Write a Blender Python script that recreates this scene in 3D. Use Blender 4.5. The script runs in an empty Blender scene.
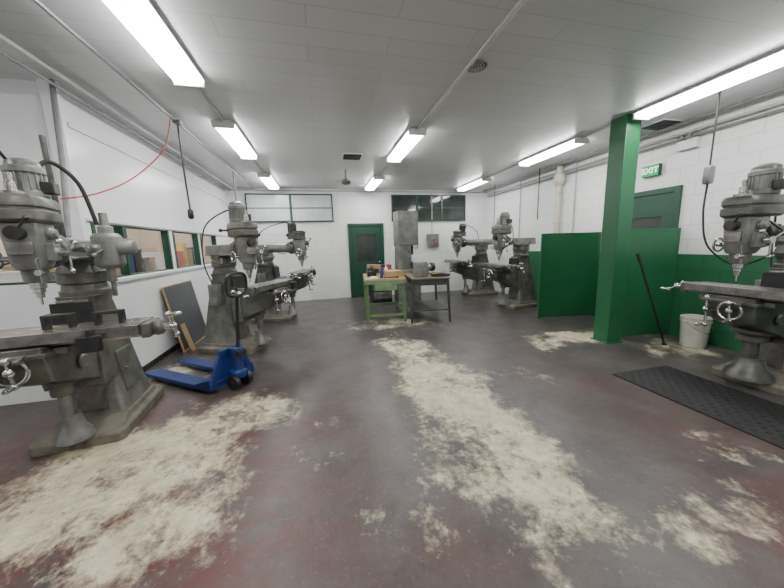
import bpy, bmesh, math, random
from mathutils import Vector, Matrix
random.seed(4)
C=bpy.context.scene.collection
# ------------------------------------------------ materials
def nt(m):
    m.use_nodes=True; t=m.node_tree; return t,t.nodes["Principled BSDF"]
def mat(name,c1,c2=None,rough=.5,metal=0,scale=6,bump=0,lo=.35,hi=.7,emit=0,spec=None):
    m=bpy.data.materials.new(name);t,b=nt(m);L=t.links
    c2=c2 or tuple(x*.7 for x in c1)
    tc=t.nodes.new("ShaderNodeTexCoord")
    n=t.nodes.new("ShaderNodeTexNoise");n.inputs["Scale"].default_value=scale;n.inputs["Detail"].default_value=6;n.inputs["Roughness"].default_value=.65
    L.new(tc.outputs["Object"],n.inputs["Vector"])
    r=t.nodes.new("ShaderNodeValToRGB");r.color_ramp.elements[0].position=lo;r.color_ramp.elements[1].position=hi
    r.color_ramp.elements[0].color=(*c1,1);r.color_ramp.elements[1].color=(*c2,1)
    L.new(n.outputs["Fac"],r.inputs["Fac"]);L.new(r.outputs["Color"],b.inputs["Base Color"])
    b.inputs["Roughness"].default_value=rough;b.inputs["Metallic"].default_value=metal
    if bump:
        bp=t.nodes.new("ShaderNodeBump");bp.inputs["Strength"].default_value=bump;bp.inputs["Distance"].default_value=.01
        L.new(n.outputs["Fac"],bp.inputs["Height"]);L.new(bp.outputs["Normal"],b.inputs["Normal"])
    return m
def brickmat(name,green=False):
    m=bpy.data.materials.new(name);t,b=nt(m);L=t.links
    g=t.nodes.new("ShaderNodeNewGeometry");s=t.nodes.new("ShaderNodeSeparateXYZ");L.new(g.outputs["Position"],s.inputs[0])
    add=t.nodes.new("ShaderNodeMath");add.operation='ADD';L.new(s.outputs[0],add.inputs[0]);L.new(s.outputs[1],add.inputs[1])
    cb=t.nodes.new("ShaderNodeCombineXYZ");L.new(add.outputs[0],cb.inputs[0]);L.new(s.outputs[2],cb.inputs[1])
    br=t.nodes.new("ShaderNodeTexBrick");L.new(cb.outputs[0],br.inputs["Vector"])
    br.inputs["Scale"].default_value=1;br.inputs["Brick Width"].default_value=.4;br.inputs["Row Height"].default_value=.2;br.inputs["Mortar Size"].default_value=.006;br.inputs["Mortar Smooth"].default_value=.3
    br.inputs["Color1"].default_value=(.84,.85,.84,1);br.inputs["Color2"].default_value=(.80,.81,.81,1);br.inputs["Mortar"].default_value=(.66,.67,.67,1)
    n=t.nodes.new("ShaderNodeTexNoise");n.inputs["Scale"].default_value=1.6;n.inputs["Detail"].default_value=7;L.new(g.outputs["Position"],n.inputs["Vector"])
    mx=t.nodes.new("ShaderNodeMixRGB");mx.blend_type='MULTIPLY';mx.inputs[0].default_value=.14
    L.new(br.outputs["Color"],mx.inputs[1]);L.new(n.outputs["Fac"],mx.inputs[2])
    last=mx.outputs[0]
    if green:
        br2=t.nodes.new("ShaderNodeTexBrick");L.new(cb.outputs[0],br2.inputs["Vector"])
        for k,v in (("Scale",1),("Brick Width",.4),("Row Height",.2),("Mortar Size",.006)): br2.inputs[k].default_value=v
        br2.inputs["Color1"].default_value=(.018,.12,.050,1);br2.inputs["Color2"].default_value=(.021,.135,.056,1);br2.inputs["Mortar"].default_value=(.012,.095,.04,1)
        lt=t.nodes.new("ShaderNodeMath");lt.operation='LESS_THAN';lt.inputs[1].default_value=1.2;L.new(s.outputs[2],lt.inputs[0])
        ly=t.nodes.new("ShaderNodeMath");ly.operation='LESS_THAN';ly.inputs[1].default_value=7.0;L.new(s.outputs[1],ly.inputs[0])
        mu=t.nodes.new("ShaderNodeMath");mu.operation='MULTIPLY';L.new(lt.outputs[0],mu.inputs[0]);L.new(ly.outputs[0],mu.inputs[1])
        m2=t.nodes.new("ShaderNodeMixRGB");L.new(mu.outputs[0],m2.inputs[0]);L.new(last,m2.inputs[1]);L.new(br2.outputs["Color"],m2.inputs[2]);last=m2.outputs[0]
    L.new(last,b.inputs["Base Color"]);b.inputs["Roughness"].default_value=.45
    bp=t.nodes.new("ShaderNodeBump");bp.inputs["Strength"].default_value=.45;bp.inputs["Distance"].default_value=.006;bp.invert=True
    L.new(br.outputs["Fac"],bp.inputs["Height"]);L.new(bp.outputs["Normal"],b.inputs["Normal"])
    return m
def ceilmat():
    m=bpy.data.materials.new("ceiling_tile_paint");t,b=nt(m);L=t.links
    g=t.nodes.new("ShaderNodeNewGeometry")
    br=t.nodes.new("ShaderNodeTexBrick");L.new(g.outputs["Position"],br.inputs["Vector"]);br.offset=.5
    for k,v in (("Scale",1),("Brick Width",1.22),("Row Height",.203),("Mortar Size",.0028)): br.inputs[k].default_value=v
    br.inputs["Color1"].default_value=(.64,.655,.66,1);br.inputs["Color2"].default_value=(.61,.625,.63,1);br.inputs["Mortar"].default_value=(.45,.46,.46,1)
    L.new(br.outputs["Color"],b.inputs["Base Color"])
    b.inputs["Roughness"].default_value=.3
    bp=t.nodes.new("ShaderNodeBump");bp.inputs["Strength"].default_value=.3;bp.inputs["Distance"].default_value=.004;bp.invert=True
    L.new(br.outputs["Fac"],bp.inputs["Height"]);L.new(bp.outputs["Normal"],b.inputs["Normal"])
    return m
def floormat():
    m=bpy.data.materials.new("worn_painted_concrete");t,b=nt(m);L=t.links
    g=t.nodes.new("ShaderNodeNewGeometry");N=t.nodes.new
    def math_(op,a,c=None,cl=False):
        x=N("ShaderNodeMath");x.operation=op;x.use_clamp=cl
        for i,v in enumerate((a,c)):
            if v is None: continue
            if isinstance(v,(int,float)): x.inputs[i].default_value=v
            else: L.new(v,x.inputs[i])
        return x.outputs[0]
    def noise(scale,det=8,ro=.65,vec=None,dist=0):
        n=N("ShaderNodeTexNoise");n.inputs["Scale"].default_value=scale;n.inputs["Detail"].default_value=det;n.inputs["Roughness"].default_value=ro;n.inputs["Distortion"].default_value=dist
        L.new(vec or g.outputs["Position"],n.inputs["Vector"]);return n.outputs["Fac"]
    def ell(cx,cy,rx,ry,amp=1.0):
        s=N("ShaderNodeVectorMath");s.operation='SUBTRACT';L.new(g.outputs["Position"],s.inputs[0]);s.inputs[1].default_value=(cx,cy,0)
        d=N("ShaderNodeVectorMath");d.operation='MULTIPLY';L.new(s.outputs[0],d.inputs[0]);d.inputs[1].default_value=(1/rx,1/ry,0)
        l=N("ShaderNodeVectorMath");l.operation='LENGTH';L.new(d.outputs[0],l.inputs[0])
        return math_('MULTIPLY',math_('MULTIPLY',math_('SUBTRACT',1.7,l.outputs["Value"]),.8,True),amp)
    def mx(*a):
        r=a[0]
        for q in a[1:]: r=math_('MAXIMUM',r,q)
        return r
    mask=mx(ell(1.15,1.75,.5,.9),ell(1.14,2.8,.52,1.0,1.05),ell(-1.35,2.25,.8,.75,1.05),ell(-.75,2.7,.5,.45,.95),ell(-1.0,1.6,.45,.35,.95),ell(1.85,.95,.5,.26,.72),ell(2.6,1.35,.3,.3,.5),ell(3.6,3.6,.9,.4,.95),ell(4.5,2.8,.6,.35,.85),ell(1.2,5.3,1.2,.6,.75),ell(.35,1.35,.35,.35,.55),ell(-1.9,3.9,.6,.5,.85),ell(1.05,4.0,.45,.6,.9),ell(-.1,2.2,.4,.6,.45),ell(2.1,2.6,.5,.6,.4),ell(3.3,1.9,.4,.5,.5),ell(.55,.75,.3,.2,.5))
    mp=N("ShaderNodeMapping");mp.inputs["Scale"].default_value=(1.15,.9,1);L.new(g.outputs["Position"],mp.inputs["Vector"])
    nb=noise(2.2,15,.72,mp.outputs[0],.1);nf=noise(20,10,.72)
    v=math_('ADD',math_('MULTIPLY',mask,.62),math_('MULTIPLY',math_('SUBTRACT',nb,.5),1.6))
    v=math_('ADD',v,math_('MULTIPLY',math_('SUBTRACT',nf,.5),.55))
    rp=N("ShaderNodeValToRGB");e=rp.color_ramp.elements;e[0].position=.37;e[1].position=.60;x=e.new(.46);x.color=(.30,.30,.30,1);L.new(v,rp.inputs["Fac"])
    worn=math_('MULTIPLY',rp.outputs["Color"],math_('ADD',math_('MULTIPLY',noise(5,8,.75),.95),.42,True),True)
    rb=N("ShaderNodeValToRGB");e=rb.color_ramp.elements;e[0].position=.33;e[0].color=(.044,.039,.038,1);e[1].position=.68;e[1].color=(.112,.100,.096,1);L.new(noise(2.3,13,.8,None,.3),rb.inputs["Fac"])
    redm=mx(ell(-1.1,1.45,1.0,.7,1.1),ell(-1.5,2.0,1.3,1.0,.95),ell(.2,3.2,.6,1.2,.25),ell(2.6,1.7,.5,1.2,.5),ell(2.4,.7,.6,.4,.75),ell(.4,1.1,.6,.3,.35),ell(-2.2,2.6,.8,.9,.8))
    rr=N("ShaderNodeValToRGB");rr.color_ramp.elements[0].position=.38;rr.color_ramp.elements[1].position=.58;L.new(noise(2.8,12,.78),rr.inputs["Fac"])
    rf=math_('MULTIPLY',redm,math_('MULTIPLY',rr.outputs["Color"],.95),True)
    m1=N("ShaderNodeMixRGB");L.new(rf,m1.inputs[0]);L.new(rb.outputs["Color"],m1.inputs[1]);m1.inputs[2].default_value=(.095,.026,.022,1)
    rc=N("ShaderNodeValToRGB");e=rc.color_ramp.elements;e[0].position=.3;e[0].color=(.36,.315,.20,1);e[1].position=.60;e[1].color=(.68,.625,.44,1);L.new(noise(7,9,.75),rc.inputs["Fac"])
    m2=N("ShaderNodeMixRGB");L.new(worn,m2.inputs[0]);L.new(m1.outputs[0],m2.inputs[1]);L.new(rc.outputs["Color"],m2.inputs[2])
    sp=N("ShaderNodeValToRGB");sp.color_ramp.elements[0].position=.60;sp.color_ramp.elements[1].position=.70;L.new(noise(38,3,.6),sp.inputs["Fac"])
    m3=N("ShaderNodeMixRGB");L.new(math_('MULTIPLY',sp.outputs["Color"],.4),m3.inputs[0]);L.new(m2.outputs[0],m3.inputs[1]);m3.inputs[2].default_value=(.17,.15,.125,1)
    st=N("ShaderNodeValToRGB");st.color_ramp.elements[0].position=.62;st.color_ramp.elements[1].position=.74;L.new(noise(5.5,8,.65,None,.3),st.inputs["Fac"])
    m4=N("ShaderNodeMixRGB");L.new(math_('MULTIPLY',st.outputs["Color"],.4),m4.inputs[0]);L.new(m3.outputs[0],m4.inputs[1]);m4.inputs[2].default_value=(.038,.032,.03,1)
    L.new(m4.outputs[0],b.inputs["Base Color"])
    L.new(math_('ADD',math_('MULTIPLY',worn,.28),math_('ADD',math_('MULTIPLY',noise(3,10,.75),.36),.19)),b.inputs["Roughness"])
    bp=N("ShaderNodeBump");bp.inputs["Strength"].default_value=.45;bp.inputs["Distance"].default_value=.004
    L.new(math_('ADD',math_('MULTIPLY',worn,-1.0),math_('ADD',math_('MULTIPLY',noise(1.2,3),3.0),math_('MULTIPLY',noise(14,8,.7),1.5))),bp.inputs["Height"]);L.new(bp.outputs["Normal"],b.inputs["Normal"])
    return m
M={}
M['iron']=mat("grimy_grey_green_machine_paint",(.165,.168,.147),(.062,.059,.048),.36,.25,5,.12)
M['ironb']=mat("dark_oily_machine_paint",(.135,.14,.127),(.052,.05,.043),.34,.3,5,.12)
M['iron2']=mat("grey_machine_paint",(.245,.25,.237),(.095,.095,.084),.33,.25,5,.08)
M['basep']=mat("dirty_base_casting",(.18,.165,.127),(.08,.073,.056),.6,.05,8,.3)
M['steel']=mat("worn_machined_steel",(.38,.365,.35),(.15,.145,.135),.26,.8,10)
M['dsteel']=mat("oily_dark_steel",(.075,.07,.066),(.035,.033,.030),.35,.6,12)
M['chrome']=mat("polished_steel",(.64,.64,.64),(.38,.38,.37),.2,.95,5)
M['black']=mat("black_plastic",(.012,.012,.013),(.02,.02,.02),.4,0,8)
M['rubber']=mat("black_rubber",(.013,.013,.014),(.022,.022,.022),.7,0,14,.2)
M['white']=mat("white_paint",(.78,.79,.78),(.72,.73,.72),.4,0,3)
M['panelw']=mat("glossy_white_wall_panel",(.86,.875,.88),(.82,.84,.845),.26,0,1.2)
M['green']=mat("green_paint",(.017,.132,.052),(.014,.11,.043),.38,0,2)
M['dgreen']=mat("dark_green_door_paint",(.010,.062,.036),(.008,.05,.03),.4,0,2)
M['bench']=mat("pale_green_bench_paint",(.17,.27,.12),(.10,.17,.08),.5,0,6)
M['blue']=mat("blue_enamel",(.014,.040,.19),(.01,.028,.13),.35,.1,5)
M['wood']=mat("raw_pine",(.46,.32,.17),(.33,.21,.10),.6,0,5)
M['dtop']=mat("stained_table_top",(.20,.165,.115),(.09,.075,.055),.5,0,7)
M['gtable']=mat("dark_table_paint",(.055,.06,.052),(.03,.032,.028),.45,.1,6)
M['dboard']=mat("dark_slate_board",(.075,.08,.085),(.045,.05,.055),.5,0,2)
M['plast']=mat("stained_white_plastic",(.70,.68,.60),(.44,.40,.30),.5,0,7,0,.5,.85)
M['cream']=mat("aged_cream_pipe_paint",(.58,.55,.46),(.44,.41,.33),.45,0,5)
M['glassd']=mat("dark_window_glass",(.022,.028,.026),(.06,.07,.066),.08,0,1.2)
M['glassl']=mat("pale_window_glass",(.66,.70,.69),(.42,.46,.46),.2,0,1.0)
M['galv']=mat("galvanised_conduit",(.30,.31,.31),(.2,.21,.21),.45,.5,9)
M['wcond']=mat("painted_conduit",(.48,.49,.49),(.40,.41,.41),.45,0,5)
M['red']=mat("red_cord_rubber",(.5,.03,.02),(.4,.02,.02),.5)
M['yellow']=mat("yellow_paint",(.6,.42,.05),(.5,.33,.04),.5)
M['card']=mat("brown_cardboard",(.36,.23,.12),(.3,.18,.09),.8)
M['paper']=mat("off_white_paper",(.7,.69,.64),(.6,.59,.54),.7)
M['tan']=mat("tan_storeroom_paint",(.66,.54,.40),(.55,.44,.32),.7,0,1)
def emis(name,col,st,base=(.8,.8,.8)):
    m=bpy.data.materials.new(name);t,b=nt(m);b.inputs["Base Color"].default_value=(*base,1);b.inputs["Emission Color"].default_value=(*col,1);b.inputs["Emission Strength"].default_value=st;return m
M['lamp']=emis("lit_acrylic_diffuser",(1,.99,.975),36)
M['exitg']=emis("lit_green_exit_face",(.0,.6,.12),.5,(.0,.2,.05))
M['exitw']=emis("lit_exit_letters",(.7,1,.78),1.4)
mg=bpy.data.materials.new("clear_window_glass");t,b=nt(mg)
tr=t.nodes.new("ShaderNodeBsdfTransparent");gl=t.nodes.new("ShaderNodeBsdfGlossy");gl.inputs["Roughness"].default_value=.03;mxs=t.nodes.new("ShaderNodeMixShader");mxs.inputs[0].default_value=.10
t.links.new(tr.outputs[0],mxs.inputs[1]);t.links.new(gl.outputs[0],mxs.inputs[2]);t.links.new(mxs.outputs[0],t.nodes["Material Output"].inputs[0]);M['glass']=mg

# ------------------------------------------------ mesh helper
class B:
    def __init__(s): s.bm=bmesh.new()
    def hexa(s,v):
        v=[s.bm.verts.new(x) for x in v]
        for f in ((3,2,1,0),(4,5,6,7),(0,1,5,4),(1,2,6,5),(2,3,7,6),(3,0,4,7)): s.bm.faces.new([v[i] for i in f])
        return s
    def box(s,x0,x1,y0,y1,z0,z1): return s.hexa([(x0,y0,z0),(x1,y0,z0),(x1,y1,z0),(x0,y1,z0),(x0,y0,z1),(x1,y0,z1),(x1,y1,z1),(x0,y1,z1)])
    def rings(s,rs,cap=True,close=False):
        vs=[[s.bm.verts.new(p) for p in r] for r in rs];n=len(vs[0])
        m=len(vs)
        for i in range(m if close else m-1):
            a=vs[i];b=vs[(i+1)%m]
            for j in range(n): s.bm.faces.new((a[j],a[(j+1)%n],b[(j+1)%n],b[j]))
        if cap and not close: s.bm.faces.new(vs[0][::-1]);s.bm.faces.new(vs[-1])
        return s
    def loft(s,secs,ch=.03):
        rs=[]
        for z,x0,x1,y0,y1 in secs:
            c=min(ch,(x1-x0)*.45,(y1-y0)*.45);k=c*.3
            rs.append([(x0+c,y0,z),(x1-c,y0,z),(x1-k,y0+k,z),(x1,y0+c,z),(x1,y1-c,z),(x1-k,y1-k,z),(x1-c,y1,z),(x0+c,y1,z),(x0+k,y1-k,z),(x0,y1-c,z),(x0,y0+c,z),(x0+k,y0+k,z)])
        return s.rings(rs)
    def frame(s,d):
        d=Vector(d).normalized();u=d.orthogonal().normalized();return u,d.cross(u)
    def lathe(s,p,d,prof,seg=24):
        p=Vector(p);d=Vector(d).normalized();u,w=s.frame(d)
        return s.rings([[p+d*h+(u*math.cos(2*math.pi*i/seg)+w*math.sin(2*math.pi*i/seg))*max(r,.0005) for i in range(seg)] for h,r in prof])
    def cyl(s,p0,p1,r0,r1=None,seg=20):
        d=Vector(p1)-Vector(p0);return s.lathe(p0,d,[(0,r0),(d.length,r0 if r1 is None else r1)],seg)
    def sph(s,c,r,seg=14):
        return s.lathe(Vector(c)-Vector((0,0,r)),(0,0,1),[(r-r*math.cos(math.pi*i/8),r*math.sin(math.pi*i/8)) for i in range(9)],seg)
    def tube(s,pts,r,seg=8):
        pts=[Vector(p) for p in pts];rs=[];u=None
        for i,p in enumerate(pts):
            d=(pts[min(i+1,len(pts)-1)]-pts[max(i-1,0)]).normalized()
            if u is None: u=d.orthogonal().normalized()
            u=(u-d*u.dot(d)).normalized();w=d.cross(u)
            rs.append([p+(u*math.cos(2*math.pi*j/seg)+w*math.sin(2*math.pi*j/seg))*r for j in range(seg)])
        return s.rings(rs)
    def torus(s,c,ax,R,r,seg=28,k=8):
        c=Vector(c);ax=Vector(ax).normalized();u,w=s.frame(ax);rs=[]
        for i in range(seg):
            a=2*math.pi*i/seg;o=u*math.cos(a)+w*math.sin(a)
            rs.append([c+o*R+(o*math.cos(2*math.pi*j/k)+ax*math.sin(2*math.pi*j/k))*r for j in range(k)])
        return s.rings(rs,close=True)
    def xf(s,mx): bmesh.ops.transform(s.bm,matrix=mx,verts=s.bm.verts);return s
    def done(s,name,m,parent=None,bev=.004,loc=None,rot=None,**kw):
        bmesh.ops.recalc_face_normals(s.bm,faces=s.bm.faces)
        me=bpy.data.meshes.new(name);s.bm.to_mesh(me);s.bm.free();me.materials.append(M[m] if isinstance(m,str) else m)
        me.shade_smooth();me.set_sharp_from_angle(angle=math.radians(38))
        o=bpy.data.objects.new(name,me);C.objects.link(o)
        if bev:
            b=o.modifiers.new("bevel","BEVEL");b.width=bev;b.segments=2;b.limit_method='ANGLE';b.angle_limit=math.radians(40)
        if parent: o.parent=parent
        if loc: o.location=loc
        if rot: o.rotation_euler=rot
        for k,v in kw.items(): o[k]=v
        return o
def arc(pts,n=8):
    P=[Vector(p) for p in pts];out=[]
    P=[P[0]]+P+[P[-1]]
    for i in range(1,len(P)-2):
        for k in range(n):
            t=k/n;a,b,c,d=P[i-1:i+3]
            out.append(.5*((2*b)+(c-a)*t+(2*a-5*b+4*c-d)*t*t+(3*b-a-3*c+d)*t**3))
    out.append(P[-2]);return out
def empty(name,loc,rz=0,**kw):
    o=bpy.data.objects.new(name,None);C.objects.link(o);o.location=loc;o.rotation_euler=(0,0,rz);o.empty_display_size=.1
    for k,v in kw.items(): o[k]=v
    return o

# ------------------------------------------------ room shell
CH=2.97
ST=dict(kind="structure")
B().box(-4.4,5.15,-3.1,8.65,-.1,0).done("floor",floormat(),bev=0,**ST)
B().box(-4.4,5.15,-3.1,8.65,CH,CH+.1).done("ceiling",ceilmat(),bev=0,**ST)
BR=brickmat("white_painted_block");BRG=brickmat("white_and_green_painted_block",True)
B().box(-2.22,5.1,8.5,8.6,0,CH).done("wall_back",BR,bev=0,**ST)
B().box(-4.3,-2.22,8.5,8.6,0,CH).done("wall_back_storeroom","tan",bev=0,**ST)
B().box(5.0,5.1,-3,8.5,0,CH).done("wall_right",BRG,bev=0,**ST)
B().box(-4.3,5.1,-3.1,-3,0,CH).done("wall_rear",BR,bev=0,**ST)
B().box(-4.3,-4.2,3.65,8.5,0,CH).done("wall_left_storeroom","tan",bev=0,**ST)
B().box(-4.3,-4.2,-3,3.65,0,CH).done("wall_left_outer",BR,bev=0,**ST)
b=B()
b.box(-2.32,-2.22,3.55,8.5,0,1.18).box(-2.32,-2.22,3.55,8.5,1.76,CH)
for y0,y1 in ((3.55,3.66),(5.24,5.36),(6.35,6.45),(7.35,8.5)): b.box(-2.32,-2.22,y0,y1,1.18,1.76)
b.done("wall_left","panelw",bev=0,**ST)
b=B().box(-4.2,-2.32,3.55,3.65,0,1.18).box(-4.2,-2.32,3.55,3.65,1.76,CH).box(-4.2,-3.6,3.55,3.65,1.18,1.76).box(-2.4,-2.32,3.55,3.65,1.18,1.76)
b.done("wall_left_return","panelw",bev=0,**ST)
wn=1
for y0,y1 in ((3.66,5.24),(5.36,6.35),(6.45,7.35)):
    r=empty("window_%d"%wn,(-2.27,(y0+y1)/2,1.18),**ST);wn+=1;h=(y1-y0)/2
    f=B().box(-.03,.06,-h,-h+.05,0,.58).box(-.03,.06,h-.05,h,0,.58).box(-.03,.04,-h+.05,h-.05,0,.015).box(-.03,.04,-h+.05,h-.05,.565,.58)
    if h>.7: f.box(-.03,.06,-h+.48,-h+.55,.02,.565)
    f.done("window_frame","dgreen",r,.003)
    B().box(-.004,.004,-h+.05,h-.05,.015,.565).done("window_pane","glass",r,0)
r=empty("window_%d"%wn,(-3.0,3.6,1.18),**ST);wn+=1
B().box(-.60,-.56,-.06,.03,0,.58).box(.56,.60,-.06,.03,0,.58).box(-.56,.56,-.05,.03,0,.02).box(-.56,.56,-.05,.03,.56,.58).done("window_frame","dgreen",r,.003)
B().box(-.56,.56,-.004,.004,.02,.56).done("window_pane","glass",r,0)
B().box(-2.22,-2.205,3.6,8.5,2.62,2.66).done("trim_1","white",bev=.003,**ST)
B().box(-2.22,-2.205,3.56,8.5,0,.07).done("baseboard_left","dsteel",bev=.003,**ST)
B().box(-2.32,-2.19,3.5,3.56,0,CH).done("trim_2","panelw",bev=.006,**ST)
B().box(-2.22,-2.19,3.6,8.5,1.13,1.17).done("trim_3","white",bev=.004,**ST)
B().box(-2.22,-2.195,3.6,8.5,1.77,1.80).done("trim_4","white",bev=.004,**ST)
def highwin(x0,x1,z0,z1,cols,rows,pm):
    global wn
    r=empty("window_%d"%wn,((x0+x1)/2,8.47,z0),**ST);wn+=1;w=(x1-x0)/2;h=z1-z0
    f=B().box(-w,-w+.03,-.03,.03,0,h).box(w-.03,w,-.03,.03,0,h).box(-w,w,-.03,.03,0,.03).box(-w,w,-.03,.03,h-.03,h)
    for i in range(1,cols): 
        x=-w+2*w*i/cols;f.box(x-.03,x+.03,-.03,.03,.03,h-.03)
    for i in range(1,rows):
        z=h*i/rows;f.box(-w+.03,w-.03,-.02,.03,z-.01,z+.01)
    f.done("window_frame","dgreen",r,.003)
    B().box(-w+.03,w-.03,-.006,.006,.03,h-.03).done("window_pane",pm,r,0)
highwin(-1.78,.38,2.12,2.83,2,2,'glassl')
highwin(2.0,4.25,2.10,2.83,3,2,'glassd')
def door(x,y,rz,w,h,n,mt):
    r=empty("door_%d"%n,(x,y,0),rz,**ST)
    B().box(-w/2-.08,-w/2,-.05,.0,0,h+.08).box(w/2,w/2+.08,-.05,.0,0,h+.08).box(-w/2,w/2,-.05,.0,h,h+.08).done("door_frame",mt,r,.004)
    d=B().box(-w/2+.005,w/2-.005,-.035,-.002,.01,1.0).box(-w/2+.005,w/2-.005,-.035,-.002,1.75,h-.005).box(-w/2+.005,-w/2+.14,-.035,-.002,1.0,1.75).box(w/2-.14,w/2-.005,-.035,-.002,1.0,1.75)
    d.done("door_leaf",mt,r,.003)
    B().box(-w/2+.14,w/2-.14,-.022,-.012,1.0,1.75).done("door_glass","glassd",r,0)
    B().lathe((w/2-.07,-.035,.98),(0,-1,0),[(0,.028),(.012,.028),(.014,.012),(.04,.012),(.045,.028),(.07,.024),(.078,.01)]).done("door_knob","chrome",r,0)
door(1.25,8.5,0,.84,1.98,1,'dgreen')
door(5.0,3.85,math.radians(-90),.86,2.08,2,'dgreen')

# ------------------------------------------------ storeroom seen through the windows
sc=empty("storage_counter",(-3.15,5.9,0),label="long grey steel storage counter seen through the shop windows",category="counter")
B().box(-.3,.3,-2.2,2.2,.0,1.0).done("counter_body","iron2",sc,.005)
B().box(-.32,.32,-2.22,2.22,1.0,1.04).done("counter_top","wood",sc,.005)
y=-2.15
while y<2.0:
    w=random.uniform(.10,.26);hh=random.uniform(.22,.58);mm=random.choice(['card','paper','tan','yellow','wood','blue','white','card','dsteel','wood','red','card'])
    B().box(-.14,.14,-w/2,w/2,0,hh-.03).box(-.15,.15,-w/2-.008,w/2+.008,hh-.03,hh).done("storage_box",mm,None,.004,loc=(-3.0,5.9+y+w/2,1.04),label="lidded storage box on the storeroom counter",category="box",group="boxes on the storeroom counter")
    y+=w+random.uniform(.03,.10)
for i in range(5):
    w=random.uniform(.16,.3);hh=random.uniform(.2,.5)
    B().box(-w/2,w/2,-.12,.12,0,hh).box(-w/2-.008,w/2+.008,-.128,.128,hh-.03,hh+.002).done("storage_box",random.choice(['card','wood','white','iron2']),None,.004,loc=(-3.95,4.3+i*.8,1.04),label="lidded storage box on the high storeroom stand",category="box",group="boxes on the storeroom stand")
    B().box(-.14,.14,-.16,.16,1.0,1.04).box(-.12,.12,-.14,.14,0,1.0).done("storage_stand","iron2",None,.004,loc=(-3.95,4.3+i*.8,0),label="grey steel stand in the storeroom",category="stand",group="storeroom stands")
# ------------------------------------------------ lights
def fixture(x,y,L=1.32):
    r=empty("ceiling_light",(x,y,CH),label="lit white fluorescent fixture with acrylic diffuser on the ceiling",category="ceiling light",group="fluorescent ceiling fixtures")
    h=L/2
    B().hexa([(-.125,-h,-.04),(.125,-h,-.04),(.125,h,-.04),(-.125,h,-.04),(-.08,-h,-.001),(.08,-h,-.001),(.08,h,-.001),(-.08,h,-.001)]).done("light_housing","white",r,.003)
    pr=[(-.112,-.04),(-.118,-.052),(-.112,-.072),(-.08,-.09),(0,-.096),(.08,-.09),(.112,-.072),(.118,-.052),(.112,-.04)]
    B().rings([[(px,yy,pz) for px,pz in pr] for yy in (-h+.02,h-.02)]).done("light_diffuser","lamp",r,0)
    for s in (-1,1): B().hexa([(-.118,s*h-.011,-.099),(.118,s*h-.011,-.099),(.118,s*h+.011,-.099),(-.118,s*h+.011,-.099),(-.128,s*h-.011,-.028),(.128,s*h-.011,-.028),(.128,s*h+.011,-.028),(-.128,s*h+.011,-.028)]).done("end_cap","white",r,.003)
    return r
for x,y in ((-1.03,2.55),(-1.03,4.82),(-1.03,7.45),(1.34,4.72),(1.34,7.45),(3.92,2.5),(3.92,4.7),(3.92,7.4),(-1.03,.1),(3.92,.1),(1.34,-1.4),(1.34,.2),(-3.0,4.9),(-3.0,6.9),(-3.2,1.1)): fixture(x,y)  # unseen fixtures around the camera, in left recess and storeroom, added for brightness
# ------------------------------------------------ conduits
def conduit(pts,r,m,label,name="ceiling_conduit",cat="conduit",seg=8):
    return B().tube(pts,r,seg).done(name,m,None,0,label=label,category=cat)
lab="thin metal electrical conduit running along the ceiling"
conduit([(1.34,-2.9,CH-.02),(1.34,8.48,CH-.02)],.016,'wcond',lab)
conduit([(-1.03,-2.9,CH-.016),(-1.03,8.48,CH-.016)],.012,'wcond',lab)
conduit([(3.92,-2.9,CH-.016),(3.92,8.48,CH-.016)],.012,'wcond',lab)
conduit([(-1.55,.3,CH-.03),(-1.55,8.4,CH-.03)],.014,'galv',lab)
conduit([(-2.02,.3,CH-.05),(-2.02,8.4,CH-.05)],.018,'wcond',lab)
conduit([(-2.12,.3,CH-.09),(-2.12,8.4,CH-.09)],.014,'galv',lab)
lw="painted conduit run high along the block wall"
conduit([(4.93,.2,CH-.13),(4.93,8.4,CH-.13)],.02,'wcond',lw)
conduit([(4.93,.2,CH-.2),(4.93,8.4,CH-.2)],.014,'galv',lw)
conduit([(4.8,-.2,CH-.03),(4.8,8.4,CH-.03)],.018,'galv',lab)
conduit([(-2.15,8.44,CH-.06),(4.9,8.44,CH-.06)],.014,'wcond',lab)
conduit([(3.2,8.47,1.75),(3.2,8.47,CH-.08)],.014,'wcond',"vertical conduit rising from the wall panel box")
conduit([(4.97,5.2,CH-.05),(4.97,5.2,2.0),(4.97,5.2,.4)],.012,'wcond',"vertical conduit on the block wall")
conduit([(4.97,6.9,CH-.05),(4.97,6.9,.4)],.012,'galv',"vertical conduit on the block wall")
r=empty("ceiling_vent",(1.42,2.64,CH),label="round ceiling air diffuser with concentric grey rings",category="vent")
B().lathe((0,0,0),(0,0,-1),[(0,.085),(.010,.085),(.010,.02)]).done("vent_plate","black",r,0)
for i,R_ in enumerate((.09,.064,.040,.018)): B().torus((0,0,-.012-i*.001),(0,0,1),R_,.006).done("vent_ring","wcond",r,0)
for x,y in ((.62,5.45),(4.62,3.45)):
    r=empty("ceiling_grille",(x,y,CH),label="square dark return air grille set in the ceiling",category="vent",group="square ceiling grilles")
    B().box(-.17,.17,-.17,.17,-.015,0).done("grille_frame","white",r,.003)
    b=B().box(-.15,.15,-.15,.15,-.018,-.012)
    for i in range(7): b.box(-.14,.14,-.14+i*.043,-.118+i*.043,-.026,-.015)
    b.done("grille_slats","black",r,0)
r=empty("ceiling_fan",(.58,6.4,CH),label="small white ceiling fan with four blades",category="fan")
B().cyl((0,0,0),(0,0,-.2),.02).lathe((0,0,-.18),(0,0,-1),[(0,.04),(.02,.09),(.08,.1),(.11,.05)]).done("fan_motor","galv",r,0)
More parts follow.
